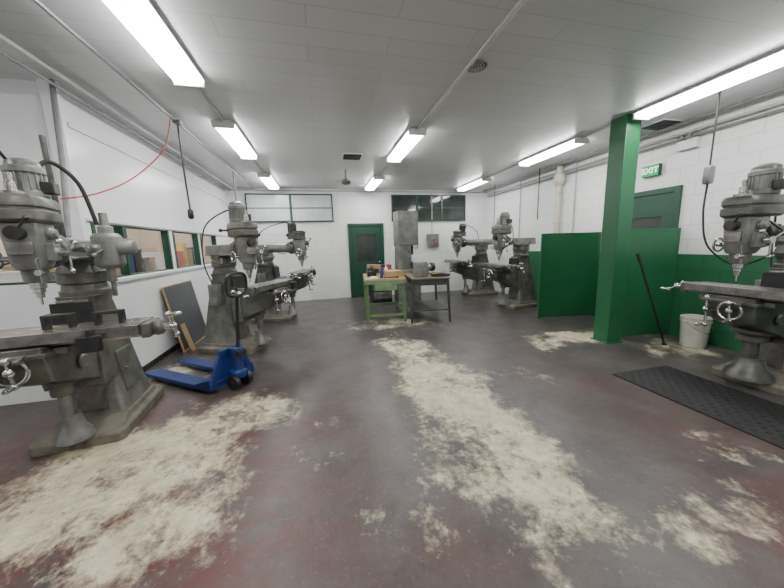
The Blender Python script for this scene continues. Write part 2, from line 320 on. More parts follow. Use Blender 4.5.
for i in range(4):
    a=i*math.pi/2+.4
    B().hexa([(.09,-.04,-.235),(.5,-.06,-.255),(.5,.06,-.225),(.09,.04,-.215),(.09,-.04,-.228),(.5,-.06,-.248),(.5,.06,-.218),(.09,.04,-.208)]).xf(Matrix.Rotation(a,4,'Z')).done("fan_blade","white",r,.002)

# ------------------------------------------------ milling machine
def crank(b,c,ax,R=.09,rot=0):
    c=Vector(c);ax=Vector(ax).normalized();u,w=b.frame(ax)
    b.cyl(c-ax*.03,c+ax*.05,.024)
    p=c+ax*.045;d=(u*math.cos(rot+.9)+w*math.sin(rot+.9)).normalized()
    b.cyl(p-d*R*.75,p+d*R,.010,seg=10);b.sph(p+d*R,.02);b.sph(p-d*R*.75,.024);b.sph(p,.028)
    b.lathe(p+d*R,ax,[(0,.008),(.02,.013),(.06,.016),(.08,.009)],12)
def mill(loc,rz,label,near=False,ramrot=0,tsh=0,hl=.58,up=.06,m='iron',m2='iron2',alt=False,hs=1.0,scr=1.0):
    r=empty("milling_machine",loc,rz,label=label,category="milling machine",group="vertical milling machines in the shop")
    RX=Matrix.Translation((0,.03,0))@Matrix.Rotation(ramrot,4,'Z')@Matrix.Translation((0,-.03,up))
    HX=RX@Matrix.Translation((0,-.57,1.42))@Matrix.Diagonal((hs,hs,hs,1))@Matrix.Translation((0,.57,-1.40))
    if hs==1.0: HX=RX
    TX=Matrix.Translation((tsh,0,0))
    B().loft([(0,-.29,.29,-.44,.42),(.07,-.29,.29,-.44,.42),(.09,-.27,.27,-.42,.4),(.09,-.25,.25,-.40,.38),(.13,-.24,.24,-.25,.37)],.05).done("machine_base","basep",r,.006)
    B().loft([(.1,-.23,.23,-.20,.37),(.16,-.20,.20,-.16,.36),(.45,-.165,.165,-.14,.32),(.8,-.135,.135,-.13,.25),(1.06,-.115,.115,-.13,.18),(1.12,-.14,.14,-.14,.18)],.045).done("column",m,r,.006)
    B().hexa([(-.10,-.17,.16),(.10,-.17,.16),(.075,-.13,.16),(-.075,-.13,.16),(-.10,-.17,1.1),(.10,-.17,1.1),(.075,-.13,1.1),(-.075,-.13,1.1)]).done("column_ways","steel",r,.003)
    b=B().hexa([(.12,-.06,.26),(.197,-.06,.26),(.197,.2,.26),(.12,.2,.26),(.12,-.06,.62),(.165,-.06,.62),(.165,.18,.62),(.12,.18,.62)])
    b.cyl((.17,.0,.45),(.20,.0,.45),.012);b.done("access_cover",m,r,.006)
    b=B().lathe((0,.03,1.12),(0,0,1),[(0,.16),(.035,.16),(.045,.145),(.09,.14),(.10,.16),(.14+up*.5,.16)],32)
    for i in range(6):
        a=i*math.pi/3;b.cyl((.14*math.cos(a),.03+.14*math.sin(a),1.26),(.14*math.cos(a),.03+.14*math.sin(a),1.285),.014,seg=6)
    b.done("turret",m,r,.003)
    b=B().loft([(1.20,-.12,.12,-.14,.2),(1.28,-.10,.10,-.12,.18)],.03).box(-.12,.12,-.1,.16,1.26,1.33)
    b.cyl((.11,.0,1.30),(.17,.0,1.30),.012);b.sph((.18,.0,1.30),.02);b.cyl((.11,.1,1.30),(.16,.1,1.36),.009);b.sph((.165,.1,1.37),.018)
    b.xf(RX).done("ram_saddle",m,r,.004)
    if alt:
        b=B().cyl((0,-.46,1.39),(0,.42,1.39),.085,seg=28).cyl((0,.42,1.39),(0,.44,1.39),.095,seg=28)
    else:
        b=B().hexa([(-.095,-.46,1.31),(.095,-.46,1.31),(.095,.42,1.31),(-.095,.42,1.31),(-.08,-.46,1.46),(.08,-.46,1.46),(.08,.42,1.46),(-.08,.42,1.46)])
        b.box(-.11,.11,-.44,.40,1.31,1.335);b.lathe((0,.40,1.39),(0,1,0),[(0,.07),(.04,.07),(.05,.05)])
    b.xf(RX).done("ram",m2,r,.012)
    b=B().lathe((0,-.44,1.39),(0,-1,0),[(0,.10),(.05,.125),(.08,.13),(.085,.12),(.13,.12)],28)
    for i in range(4):
        a=i*math.pi/2+.78;b.cyl((.1*math.cos(a),-.44,1.39+.1*math.sin(a)),(.1*math.cos(a),-.42,1.39+.1*math.sin(a)),.016,seg=6)
    b.cyl((0.0,-.50,1.39),(.17,-.50,1.39),.022);b.cyl((.17,-.5,1.39),(.2,-.5,1.39),.03,seg=6)
    b.xf(RX).done("head_swivel",m,r,.003)
    h=B()
    h.loft([(1.22,-.075,.075,-.78,-.60),(1.26,-.09,.09,-.79,-.58),(1.42,-.10,.10,-.80,-.56),(1.54,-.105,.105,-.81,-.55)],.05)
    h.lathe((0,-.69,1.13),(0,0,1),[(0,.056),(.02,.066),(.10,.072),(.13,.08)],24)
    h.box(.09,.14,-.75,-.65,1.28,1.40).lathe((.10,-.69,1.47),(1,0,0),[(0,.045),(.03,.045),(.035,.03),(.05,.03)])
    head=h.xf(HX).done("milling_head",m2,r,.006)
    if alt:
        b=B().lathe((0,-.68,1.54),(0,0,1),[(0,.11),(.02,.13),(.05,.13),(.055,.12),(.12,.12),(.125,.13),(.15,.13),(.18,.10)],30).loft([(1.56,-.09,.09,-.68,-.46),(1.68,-.09,.09,-.68,-.46)],.04)
    else:
        b=B().loft([(1.54,-.12,.12,-.83,-.44),(1.56,-.135,.135,-.85,-.42),(1.62,-.135,.135,-.85,-.42),(1.625,-.125,.125,-.84,-.43),(1.64,-.125,.125,-.84,-.43),(1.645,-.135,.135,-.85,-.42),(1.69,-.135,.135,-.85,-.42),(1.72,-.12,.12,-.84,-.43)],.09)
    b.xf(HX).done("belt_housing",m,head,.003)
    b=B().lathe((0,-.55,1.72),(0,0,1),[(0,.09),(.015,.103),(.05,.103),(.055,.093),(.17,.093),(.175,.105),(.21,.105),(.22,.09),(.25,.085),(.27,.05)],28)
    for i in range(18):
        a=2*math.pi*i/18;b.cyl((.096*math.cos(a),-.55+.096*math.sin(a),1.765),(.096*math.cos(a),-.55+.096*math.sin(a),1.90),.006,seg=6)
    if alt: b.xf(Matrix.Translation((0,0,-.04))@Matrix.Translation((0,-.55,1.72))@Matrix.Diagonal((.85,.85,.8,1))@Matrix.Translation((0,.55,-1.72)))
    b.xf(HX).done("motor",m2 if not alt else "dsteel",head,.002)
    B().box(.08,.15,-.6,-.5,1.76,1.84).xf(HX).done("motor_terminal_box","dsteel",head,.004)
    if not alt: B().lathe((0,-.76,1.71),(0,0,1),[(0,.06),(.03,.06),(.035,.03),(.09,.028),(.1,.018),(.15,.016)],20).xf(HX).done("drawbar_cap","steel",head,.001)
    B().lathe((0,-.69,1.14),(0,0,-1),[(0,.043),(.05,.043),(.055,.032),(.08,.032),(.085,.024),(.12,.022),(.122,.008),(.17,.007)],20).xf(HX).done("quill","chrome",head,0)
    b=B();b.cyl((.11,-.69,1.34),(.2,-.69,1.34),.03)
    for i in range(3):
        a=2*math.pi*i/3+.5;q=Vector((.19,-.69+.14*math.cos(a),1.34+.14*math.sin(a)));b.cyl((.19,-.69,1.34),q,.008,seg=8);b.sph(q,.02)
    b.xf(HX).done("quill_lever","chrome",head,0)
    b=B();b.cyl((-.08,-.69,1.3),(-.18,-.69,1.3),.02);b.torus((-.17,-.69,1.3),(1,0,0),.06,.010)
    b.cyl((-.17,-.635,1.3),(-.17,-.745,1.3),.007)
    b.xf(HX).done("feed_handwheel","chrome",head,0)
    B().cyl((-.09,-.5,1.63),(-.2,-.5,1.63),.012).sph((-.21,-.5,1.63),.024).xf(HX).done("speed_lever","black",head,0)
    b=B();b.cyl((0,-.79,1.47),(0,-.86,1.47),.045);b.cyl((0,-.84,1.47),(.08,-.88,1.56),.009);b.sph((.08,-.88,1.56),.02);b.xf(HX).done("front_dial","dsteel",head,.001)
    B().box(-.06,.06,-.815,-.795,1.33,1.41).xf(HX).done("speed_plate","steel",head,.001)
    B().cyl((.055,-.76,1.13),(.055,-.785,1.3),.011).cyl((.055,-.765,1.2),(.055,-.81,1.2),.02).xf(HX).done("depth_stop","chrome",head,.001)
    kn=B();kn.hexa([(-.15,-.76,.66),(.15,-.76,.66),(.17,-.17,.44),(-.17,-.17,.44),(-.17,-.82,.84),(.17,-.82,.84),(.17,-.17,.84),(-.17,-.17,.84)])
    kn.box(-.19,.19,-.32,-.17,.44,.87)
    kn.lathe((0,-.45,.58),(0,0,-1),[(0,.09*scr),(.05,.09*scr),(.06,.065*scr),(.13,.065*scr)]).cyl((.165,-.5,.7),(.19,-.5,.7),.05)
    k=kn.done("knee",m,r,.012)
    B().hexa([(-.13,-.2,.87),(.13,-.2,.87),(.13,-.172,.87),(-.13,-.172,.87),(-.13,-.185,1.08),(.13,-.185,1.08),(.13,-.172,1.08),(-.13,-.172,1.08)]).done("chip_apron","rubber",k,.001)
    B().cyl((0,-.45,.12),(0,-.45,.50),.036*scr).lathe((0,-.42,.088),(0,0,1),[(0,.11*scr),(.05,.10*scr),(.10,.07*scr),(.2,.055*scr)]).done("elevating_screw","iron2" if scr==1 else m,k,0)
    b=B();crank(b,(-.13,-.80,.76),(-.5,-1,0),.15);b.done("knee_crank","chrome",k,0)
    b=B();crank(b,(.03,-.82,.78),(0,-1,0),.09);b.torus((.03,-.86,.78),(0,1,0),.08,.011);b.done("cross_feed_wheel","chrome",k,0)
    B().loft([(.84,-.2,.2,-.86,-.42),(.865,-.2,.2,-.86,-.42),(.865,-.17,.17,-.84,-.5),(.9,-.17,.17,-.84,-.5)],.02).box(-.26,-.19,-.78,-.58,.84,.88).box(.19,.26,-.78,-.58,.84,.88).cyl((.1,-.84,.87),(.1,-.9,.85),.008).sph((.1,-.91,.848),.016).done("saddle",m,r,.004)
    prof=[(-.13,0),(-.10,.0),(-.09,-.02),(.09,-.02),(.10,0),(.13,0),(.13,.07),(.072,.07),(.072,.045),(.056,.045),(.056,.07),(.008,.07),(.008,.045),(-.008,.045),(-.008,.07),(-.056,.07),(-.056,.045),(-.072,.045),(-.072,.07),(-.13,.07)]
    tb=B().rings([[(x,-.69+py,.90+.015+pz) for py,pz in prof] for x in (-hl,hl)]).xf(TX).done("work_table","steel",r,.002)
    for s in (-1,1):
        b=B();b.box(min(s*hl,s*(hl+.05)),max(s*hl,s*(hl+.05)),-.79,-.59,.885,.98);b.lathe((s*(hl+.045),-.69,.93),(s,0,0),[(0,.05),(.02,.055),(.05,.05),(.06,.03)])
        b.xf(TX).done("table_end_bracket",m,tb,.006)
        b=B();crank(b,(s*(hl+.11),-.69,.93),(s,0,0),.11,.4*s);b.xf(TX).done("table_crank","chrome",tb,0)
    B().loft([(.85,.32,.44,-.88,-.82),(.95,.32,.44,-.88,-.82)],.02).cyl((.38,-.85,.945),(.38,-.85,.99),.012).xf(TX).done("power_feed_box","black",tb,.004)
    B().loft([(.70,-.26,-.13,-.02,.12),(.98,-.26,-.13,-.02,.12)],.012).done("electrical_box",m2,r,.003)
    if near:
        x0=.21
        b=B();b.cyl((.06,-.06,1.44),(x0-.02,-.06,1.46),.05);b.lathe((x0-.05,-.06,1.47),(1,0,0),[(0,.09),(.03,.105),(.07,.105),(.08,.09)])
        b.loft([(1.33,x0-.03,x0+.09,-.13,.01),(1.36,x0-.05,x0+.11,-.15,.03),(1.58,x0-.05,x0+.11,-.15,.03),(1.61,x0-.03,x0+.09,-.13,.01)],.03)
        b.lathe((x0+.09,-.06,1.50),(1,0,0),[(0,.065),(.10,.065),(.12,.05),(.125,.02)])
        b.cyl((x0+.03,-.08,1.34),(x0+.03,-.08,1.22),.03);b.cyl((x0+.03,-.08,1.24),(x0+.03,-.08,1.10),.016)
        b.lathe((x0+.03,-.06,1.61),(0,0,1),[(0,.05),(.05,.05),(.06,.03),(.16,.028)])
        b.cyl((x0+.03,-.15,1.48),(x0+.02,-.25,1.44),.009);b.sph((x0+.02,-.26,1.436),.02)
        b.done("slotting_head","iron2",r,.004)
        B().tube(arc([(-.12,-.2,1.45),(-.2,-.45,1.38),(-.13,-.70,1.33),(-.06,-.74,1.20)]),.008).done("coolant_hose","black",r,0)
        B().tube(arc([(.05,-.38,1.57),(.02,-.34,1.9),(.06,-.25,2.1),(.16,-.14,1.98),(.21,-.1,1.68)]),.014).done("machine_hose","rubber",r,0)
        B().cyl((.0,-.12,1.52),(-.03,-.07,2.32),.018).done("upright_rod","dsteel",r,0)
    else:
        B().tube(arc([(-.19,.05,.98),(-.25,.1,1.3),(-.22,0,1.75),(-.1,-.4,1.94),(-.0,-.5,1.92)]),.009).xf(Matrix.Rotation(ramrot,4,'Z')).done("motor_cable","rubber",r,0)
        B().tube(arc([(.11,-.05,1.36),(.17,-.3,1.28),(.16,-.55,1.42),(.10,-.6,1.5)]),.008).xf(RX).done("head_hose","black",r,0)
    return r
R90=math.radians(90)
mill((-1.93,2.97,0),math.radians(6),"large grimy grey milling machine with slotting attachment by wall corner",near=True,ramrot=math.radians(10),up=.10,hl=.62,tsh=.03,hs=.88)
mill((-1.34,4.74,0),math.radians(66),"grey vertical milling machine behind the blue pallet jack",hl=.46,ramrot=math.radians(-28),tsh=-.06)
mill((-1.08,6.5,0),math.radians(80),"dark oily milling machine with round ram along the windowed wall",hl=.50,m='ironb',alt=True)
mill((4.28,7.6,0),-R90,"dark oily milling machine with round ram in the far corner",m='ironb',alt=True)
mill((4.28,5.88,0),math.radians(-80),"grey vertical milling machine next to the green partition",ramrot=math.radians(8))
mill((4.38,1.90,0),-R90,"grimy grey vertical milling machine beside the black rubber mat",tsh=.22,ramrot=math.radians(-4),m='ironb',scr=1.6)
for x in (-1.66,-1.40):
    b=B().box(-.075,-.055,-.03,.03,0,.09).box(.055,.075,-.03,.03,0,.09).box(-.055,.055,-.03,.03,.07,.09)
    b.done("strap_clamp","dsteel",None,.003,loc=(x,2.285+(x+1.86)*.1,.986),rot=(0,0,.1),label="dark inverted U steel clamp standing on the mill table",category="clamp",group="clamps on the mill table")

# ------------------------------------------------ pallet jack
pj=empty("pallet_jack",(-1.05,3.40,0),math.radians(143.5),label="blue hand pallet jack with black handle, forks toward the wall",category="pallet jack")
for s in (-1,1):
    y=s*.19
    f=B();f.hexa([(-.02,y-.08,.04),(1.0,y-.08,.04),(1.0,y+.08,.04),(-.02,y+.08,.04),(-.02,y-.08,.085),(1.0,y-.08,.085),(1.0,y+.08,.085),(-.02,y+.08,.085)])
    f.hexa([(1.0,y-.08,.04),(1.15,y-.04,.04),(1.15,y+.04,.04),(1.0,y+.08,.04),(1.0,y-.08,.085),(1.15,y-.04,.06),(1.15,y+.04,.06),(1.0,y+.08,.085)])
    fk=f.done("fork","blue",pj,.006)
    B().cyl((.92,y-.045,.03),(.92,y+.045,.03),.029).done("load_wheel","black",fk,.003)
b=B().hexa([(-.06,-.27,.05),(.05,-.27,.05),(.05,.27,.05),(-.06,.27,.05),(-.06,-.27,.13),(.0,-.27,.13),(.0,.27,.13),(-.06,.27,.13)])
b.hexa([(-.06,-.26,.12),(-.02,-.26,.12),(-.02,-.18,.12),(-.06,-.18,.12),(-.06,-.13,.42),(-.03,-.13,.42),(-.03,-.06,.42),(-.06,-.06,.42)]).hexa([(-.06,.18,.12),(-.02,.18,.12),(-.02,.26,.12),(-.06,.26,.12),(-.06,.06,.42),(-.03,.06,.42),(-.03,.13,.42),(-.06,.13,.42)])
b.box(-.07,-.03,-.135,.135,.38,.43).hexa([(-.055,-.22,.12),(-.035,-.22,.12),(-.035,.22,.12),(-.055,.22,.12),(-.055,-.09,.39),(-.035,-.09,.39),(-.035,.09,.39),(-.055,.09,.39)])
b.hexa([(-.05,-.27,.05),(.2,-.27,.06),(.2,-.11,.06),(-.05,-.11,.05),(-.05,-.27,.17),(.2,-.27,.09),(.2,-.11,.09),(-.05,-.11,.17)]).hexa([(-.05,.11,.05),(.2,.11,.06),(.2,.27,.06),(-.05,.27,.05),(-.05,.11,.17),(.2,.11,.09),(.2,.27,.09),(-.05,.27,.17)])
b.done("jack_frame","blue",pj,.008)
B().lathe((-.15,0,.12),(0,0,1),[(0,.07),(.06,.075),(.08,.05),(.25,.05),(.27,.065),(.32,.065),(.33,.045)]).box(-.22,-.04,-.05,.05,.13,.19).cyl((-.1,0,.4),(-.04,0,.4),.03).done("pump","blue",pj,.004)
for s in (-1,1): B().cyl((-.15,s*.05,.078),(-.15,s*.10,.078),.078,seg=28).cyl((-.15,s*.045,.078),(-.15,s*.105,.078),.026).done("steer_wheel","black",pj,.006)
hd=B().cyl((-.17,0,.42),(-.24,0,1.0),.017).done("handle_pole","black",pj,0)
B().tube(arc([(-.24,0,.98),(-.245,.10,1.02),(-.255,.115,1.15),(-.26,.07,1.21),(-.26,-.07,1.21),(-.255,-.115,1.15),(-.245,-.10,1.02),(-.24,0,.98)]),.015).cyl((-.235,-.10,1.07),(-.235,.10,1.07),.008).done("handle_grip","black",hd,0)
B().box(-.23,-.14,-.05,.05,.36,.42).done("handle_yoke","dsteel",pj,.005)

# ------------------------------------------------ leaning board
bd=empty("leaning_board",(-2.03,5.2,0),0,label="dark slate board with thin wooden edge leaning on the wall",category="board")
bd.rotation_euler=(0,math.radians(-9.5),0)
B().box(0,.018,-.46,.46,.02,.96).done("board_panel","dboard",bd,.002)
B().box(-.003,.022,-.475,-.46,0,.975).box(-.003,.022,.46,.475,0,.975).box(-.003,.022,-.46,.46,0,.02).box(-.003,.022,-.46,.46,.96,.975).done("board_edge","wood",bd,.002)
bd2=empty("leaning_board",(-1.93,4.80,0),0,label="narrow raw plywood board leaning in front of the slate board",category="board")
bd2.rotation_euler=(0,math.radians(-14),0)
B().box(0,.018,-.06,.05,.0,.42).done("board_panel","wood",bd2,.002)

# ------------------------------------------------ mat, bucket, post, panels
b=B().box(2.97,3.72,.6,2.44,0,.012)
for i in range(15):
    for j in range(36):
        if (i+j)%2==0: x=3.0+i*.05;y=.63+j*.05;b.box(x-.012,x+.012,y-.012,y+.012,.011,.016)
b.done("floor_mat","rubber",None,0,label="black rubber anti-fatigue mat in front of the milling machine",category="mat")
bk=empty("bucket",(4.78,2.86,0),label="dirty white plastic bucket with wire handle beside the green panel",category="bucket")
B().lathe((0,0,0),(0,0,1),[(0,.13),(.33,.148),(.33,.156),(.35,.156),(.35,.150),(.37,.152),(.385,.158),(.395,.158),(.395,.146),(.30,.142),(.30,.001)],32).done("bucket_body","plast",bk,0)
B().tube(arc([(-.155,0,.34),(-.17,-.08,.28),(-.09,-.165,.22),(.05,-.17,.22),(.15,-.09,.27),(.155,0,.34)]),.004).done("bucket_handle","chrome",bk,0)
B().box(-.115,.115,-.115,.115,0,CH-.001).box(-.14,.14,-.14,.14,0,.015).done("support_post","green",None,.006,loc=(3.92,3.36,0),label="full-height square green steel support post",category="post")
def panel(p0,p1,h,lab):
    p0=Vector(p0);p1=Vector(p1);d=p1-p0;L=d.length
    r=empty("partition_panel",p0,math.atan2(d.y,d.x),label=lab,category="partition",group="green partition panels")
    B().box(0.03,L-.03,-.012,.012,.03,h-.03).done("panel_sheet","green",r,.002)
    B().box(0,.03,-.018,.018,0,h).box(L-.03,L,-.018,.018,0,h).box(.03,L-.03,-.016,.016,h-.03,h).done("panel_frame","green",r,.003)
panel((3.88,4.74,0),(4.97,4.55,0),1.57,"green sheet metal partition panel standing off the block wall")
panel((4.08,3.37,0),(4.97,3.30,0),1.57,"green sheet metal partition panel behind the support post")
B().tube([(4.46,2.98,.012),(4.16,3.18,1.12)],.014).lathe((4.16,3.18,1.12),(-.24,.16,.9),[(0,.02),(.12,.02),(.125,.01)]).lathe((4.46,2.98,.0),(0,0,1),[(0,.03),(.02,.03),(.03,.015)]).done("pry_bar","black",None,0,label="long black bar leaning against the green post",category="bar")

# ------------------------------------------------ green workbench
wb=empty("workbench",(1.18,5.95,0),math.radians(-6),label="pale green steel workbench cluttered with tools",category="workbench")
B().box(-.38,.38,-.6,.6,.81,.84).done("bench_top","wood",wb,.006)
B().box(-.385,.385,-.605,-.58,.74,.81).box(-.385,.385,.58,.605,.74,.81).box(-.385,-.36,-.58,.58,.74,.81).box(.36,.385,-.58,.58,.74,.81).done("bench_apron","bench",wb,.003)
for x in (-.35,.35):
    for y in (-.56,.56): B().box(x-.03,x+.03,y-.006,y+.006,0,.80).box(x-.006 if x<0 else x-.0,x+.0 if x<0 else x+.006,y-.03,y+.03,0,.8).done("bench_leg","bench",wb,.002)
B().box(-.35,.35,-.56,-.54,.12,.17).box(-.35,.35,.54,.56,.12,.17).box(-.35,-.33,-.54,.54,.12,.17).box(.33,.35,-.54,.54,.12,.17).done("bench_stretcher","bench",wb,.003)
B().box(-.2,.2,-.62,-.60,.62,.76).box(-.18,.18,-.6,-.2,.63,.74).cyl((-.05,-.635,.7),(.05,-.635,.7),.008).done("bench_drawer","bench",wb,.004)
def thing(name,m,b,loc,rz,label,cat,bev=.004,**kw): return b.done(name,m,None,bev,loc=loc,rot=(0,0,rz),label=label,category=cat,**kw)
thing("wooden_box","wood",B().box(-.16,.16,-.13,.13,0,.12).box(-.165,.165,-.135,.135,.105,.125),(1.33,5.60,.84),.2,"shallow wooden box on the green workbench","box")
thing("tool_box","dsteel",B().box(-.12,.12,-.09,.09,0,.13).hexa([(-.12,-.09,.13),(.12,-.09,.13),(.12,.09,.13),(-.12,.09,.13),(-.12,-.03,.18),(.12,-.03,.18),(.12,.03,.18),(-.12,.03,.18)]).tube([(-.05,0,.18),(-.05,0,.21),(.05,0,.21),(.05,0,.18)],.006),(.97,6.06,.84),1.5,"small dark steel tool box on the workbench","tool box")
thing("parts_bin","yellow",B().box(-.1,.1,-.08,.08,0,.01).box(-.1,-.09,-.08,.08,.01,.09).box(.09,.1,-.08,.08,.01,.09).box(-.09,.09,-.08,-.07,.01,.05).box(-.09,.09,.07,.08,.01,.1),(1.40,6.16,.84),.2,"open yellow parts bin on the workbench","bin")
can=lambda:B().lathe((0,0,0),(0,0,1),[(0,.03),(.16,.03),(.175,.02),(.18,.012),(.21,.012),(.215,.005)])
thing("spray_can","red",can(),(1.40,6.38,.84),0,"red spray can on the workbench","can",0)
thing("spray_can","white",can(),(1.22,5.80,.84),0,"white spray can on the workbench","can",0)
thing("spray_can","blue",can(),(1.06,5.47,.84),0,"blue spray can on the workbench","can",0)
thing("cardboard_box","card",B().box(-.14,.14,-.09,.09,0,.2).box(-.145,.0,-.095,.095,.2,.203),(1.08,6.40,.84),.0,"brown cardboard box on the workbench","box",.002)
thing("rag","paper",B().loft([(0,-.09,.09,-.07,.07),(.02,-.08,.07,-.06,.05),(.035,-.03,.03,-.02,.03)],.04),(.93,5.58,.84),.5,"crumpled off-white shop rag on the workbench","rag",.006)
thing("hammer","dsteel",B().cyl((-.14,0,.02),(.12,0,.02),.012).lathe((.12,-.05,.022),(0,1,0),[(0,.018),(.02,.02),(.08,.016),(.1,.008)]),(1.22,5.39,.84),.0,"steel hammer lying on the workbench front edge","hammer",0)
thing("wood_block","wood",B().box(-.06,.06,-.06,.06,0,.07),(1.40,5.88,.84),.3,"small pale wood block on the workbench","block")
thing("fixture_block","dsteel",B().box(-.06,.06,-.04,.04,0,.05).box(-.02,.02,-.04,.04,.05,.12).cyl((0,-.06,.09),(0,.06,.09),.015),(1.20,6.0,.84),.3,"small dark steel fixture block on the workbench","fixture")
bv=empty("bench_vise",(.94,5.80,.84),math.radians(200),label="dark cast iron bench vise bolted to the workbench",category="vise")
B().lathe((0,0,0),(0,0,1),[(0,.07),(.02,.07),(.03,.045),(.06,.045)]).box(-.05,.08,-.04,.04,.06,.12).box(-.05,-.02,-.06,.06,.10,.16).done("vise_body","dsteel",bv,.005)
B().box(-.12,-.06,-.06,.06,.08,.16).cyl((-.12,0,.09),(-.17,0,.09),.013).cyl((-.165,-.06,.09),(-.165,.06,.09),.006).done("vise_jaw","dsteel",bv,.004)
dt=empty("machine_table",(1.98,5.65,0),math.radians(-8),label="dark steel table with stained top and thin splayed legs",category="table")
B().box(-.36,.36,-.55,.55,.81,.84).done("table_top","dtop",dt,.006)
for x in (-.32,.32):
    for y in (-.5,.5): B().hexa([(x*1.12-.018,y*1.05-.018,0),(x*1.12+.018,y*1.05-.018,0),(x*1.12+.018,y*1.05+.018,0),(x*1.12-.018,y*1.05+.018,0),(x-.022,y-.022,.81),(x+.022,y-.022,.81),(x+.022,y+.022,.81),(x-.022,y+.022,.81)]).done("table_leg","gtable",dt,.003)
B().box(-.33,.33,-.52,-.48,.70,.81).box(-.33,.33,.48,.52,.70,.81).box(-.33,-.30,-.48,.48,.70,.81).box(.30,.33,-.48,.48,.70,.81).box(-.34,.34,-.51,.51,.22,.24).done("table_apron","gtable",dt,.003)
gp=empty("bench_grinder",(2.05,5.80,.84),math.radians(15),label="dark grey bench grinder with two guarded wheels",category="grinder")
B().box(-.1,.1,-.07,.07,0,.03).box(-.05,.05,-.04,.04,.03,.08).lathe((-.11,0,.14),(1,0,0),[(0,.05),(.02,.075),(.2,.075),(.22,.05)]).done("grinder_motor","iron2",gp,.003)
for s in (-1,1): B().cyl((s*.11,0,.14),(s*.18,0,.14),.09,seg=28).done("grinding_wheel_guard","dsteel",gp,.004)
thing("control_cabinet","iron2",B().box(-.13,.13,-.12,.12,0,.28).box(-.11,.11,-.13,-.12,.02,.26).cyl((.08,-.13,.15),(.08,-.15,.15),.012),(1.80,5.40,.84),-.2,"small grey steel cabinet on the stained table","cabinet")
thing("tool_tray","dsteel",B().box(-.15,.15,-.1,.1,0,.008).box(-.15,-.142,-.1,.1,.008,.04).box(.142,.15,-.1,.1,.008,.04).box(-.142,.142,-.1,-.092,.008,.04).box(-.142,.142,.092,.1,.008,.04),(2.16,5.30,.84),.2,"shallow dark steel tray on the table","tray",.002)
thing("metal_bar_stock","steel",B().box(-.02,.02,-.18,.18,0,.04),(2.0,6.06,.84),1.4,"short bright steel bar lying on the stained table","bar",.002)
thing("wood_block","wood",B().box(-.05,.05,-.09,.09,0,.06),(2.2,5.55,.84),.5,"small pale wood block on the stained table","block")
bs=empty("band_saw",(2.02,7.1,0),math.radians(10),label="tall grey vertical band saw behind the benches",category="band saw")
B().loft([(0,-.28,.28,-.3,.3),(.05,-.28,.28,-.3,.3),(.06,-.25,.25,-.27,.27),(.85,-.25,.25,-.27,.27)],.02).done("saw_base","iron2",bs,.006)
B().loft([(.85,-.26,.06,-.15,.15),(1.42,-.26,.06,-.14,.14)],.02).done("saw_column","iron2",bs,.006)
B().box(-.27,.25,-.15,.15,1.42,2.22).box(-.25,.23,-.165,-.15,1.46,2.18).cyl((.2,-.165,1.8),(.2,-.185,1.8),.015).done("upper_wheel_housing","iron2",bs,.004)
B().box(.06,.32,-.3,.3,.98,1.02).box(.07,.2,-.1,.1,.85,.98).done("saw_table","steel",bs,.004)
B().box(.135,.14,-.01,.01,1.02,1.45).done("saw_blade","chrome",bs,0)
B().box(.10,.17,-.03,.0,1.2,1.45).done("blade_guard","dsteel",bs,.003)
cb=empty("tool_cabinet",(1.45,7.6,0),.0,label="low dark tool cabinet with drawers near the back door",category="cabinet")
B().box(-.25,.25,-.2,.2,.0,.95).done("cabinet_body","dsteel",cb,.005)
for i in range(4): 
    d=B().box(-.23,.23,-.215,-.2,.1+i*.21,.28+i*.21).done("drawer","iron2",cb,.003)
    B().tube([(-.08,-.215,.24+i*.21),(-.08,-.235,.24+i*.21),(.08,-.235,.24+i*.21),(.08,-.215,.24+i*.21)],.005).done("drawer_handle","chrome",d,0)
e=empty("electrical_panel",(3.22,8.503,1.35),label="grey electrical panel box on the white block wall",category="electrical panel")
B().box(-.17,.17,-.1,0,0,.38).done("panel_box","galv",e,0);B().box(-.15,.15,-.108,-.1,.02,.36).done("panel_door","iron2",e,.003)
B().box(-.02,.02,-.125,-.108,.15,.23).done("panel_latch","red",e,.002)
e=empty("notice_board",(2.62,8.5,1.35),label="small framed notice on the white block wall",category="notice")
B().box(-.12,.12,-.015,0,0,.32).done("notice_sheet","paper",e,.002);B().box(-.135,-.12,-.02,0,-.015,.335).box(.12,.135,-.02,0,-.015,.335).box(-.12,.12,-.02,0,.32,.335).box(-.12,.12,-.02,0,-.015,0).done("notice_frame","black",e,.002)
ex=empty("exit_sign",(5.0,3.77,2.36),label="lit green exit sign with pale letters above the door",category="exit sign")
B().box(-.06,0,-.12,.12,0,.165).done("sign_housing","dgreen",ex,.004)
B().box(-.064,-.06,-.117,.117,.003,.162).done("sign_face","exitg",ex,.0)
tx=bpy.data.curves.new("exit_text","FONT");tx.body="EXIT";tx.size=.115;tx.align_x='CENTER';tx.align_y='CENTER';tx.extrude=.002;tx.offset=.0015
to=bpy.data.objects.new("exit_text",tx);C.objects.link(to);bpy.context.view_layer.update()
tm=bpy.data.meshes.new_from_object(to.evaluated_get(bpy.context.evaluated_depsgraph_get()));bpy.data.objects.remove(to)
lt=bpy.data.objects.new("sign_lettering",tm);tm.materials.clear();tm.materials.append(M['exitw']);C.objects.link(lt);lt.parent=ex
lt.matrix_local=Matrix(((0,0,-1,-.067),(-1,0,0,0),(0,1,0,.082),(0,0,0,1)))
el=empty("emergency_light",(5.003,3.32,2.62),label="white emergency light box with two lamp heads",category="emergency light")
B().box(-.08,0,-.12,.12,0,.12).done("battery_box","white",el,0)
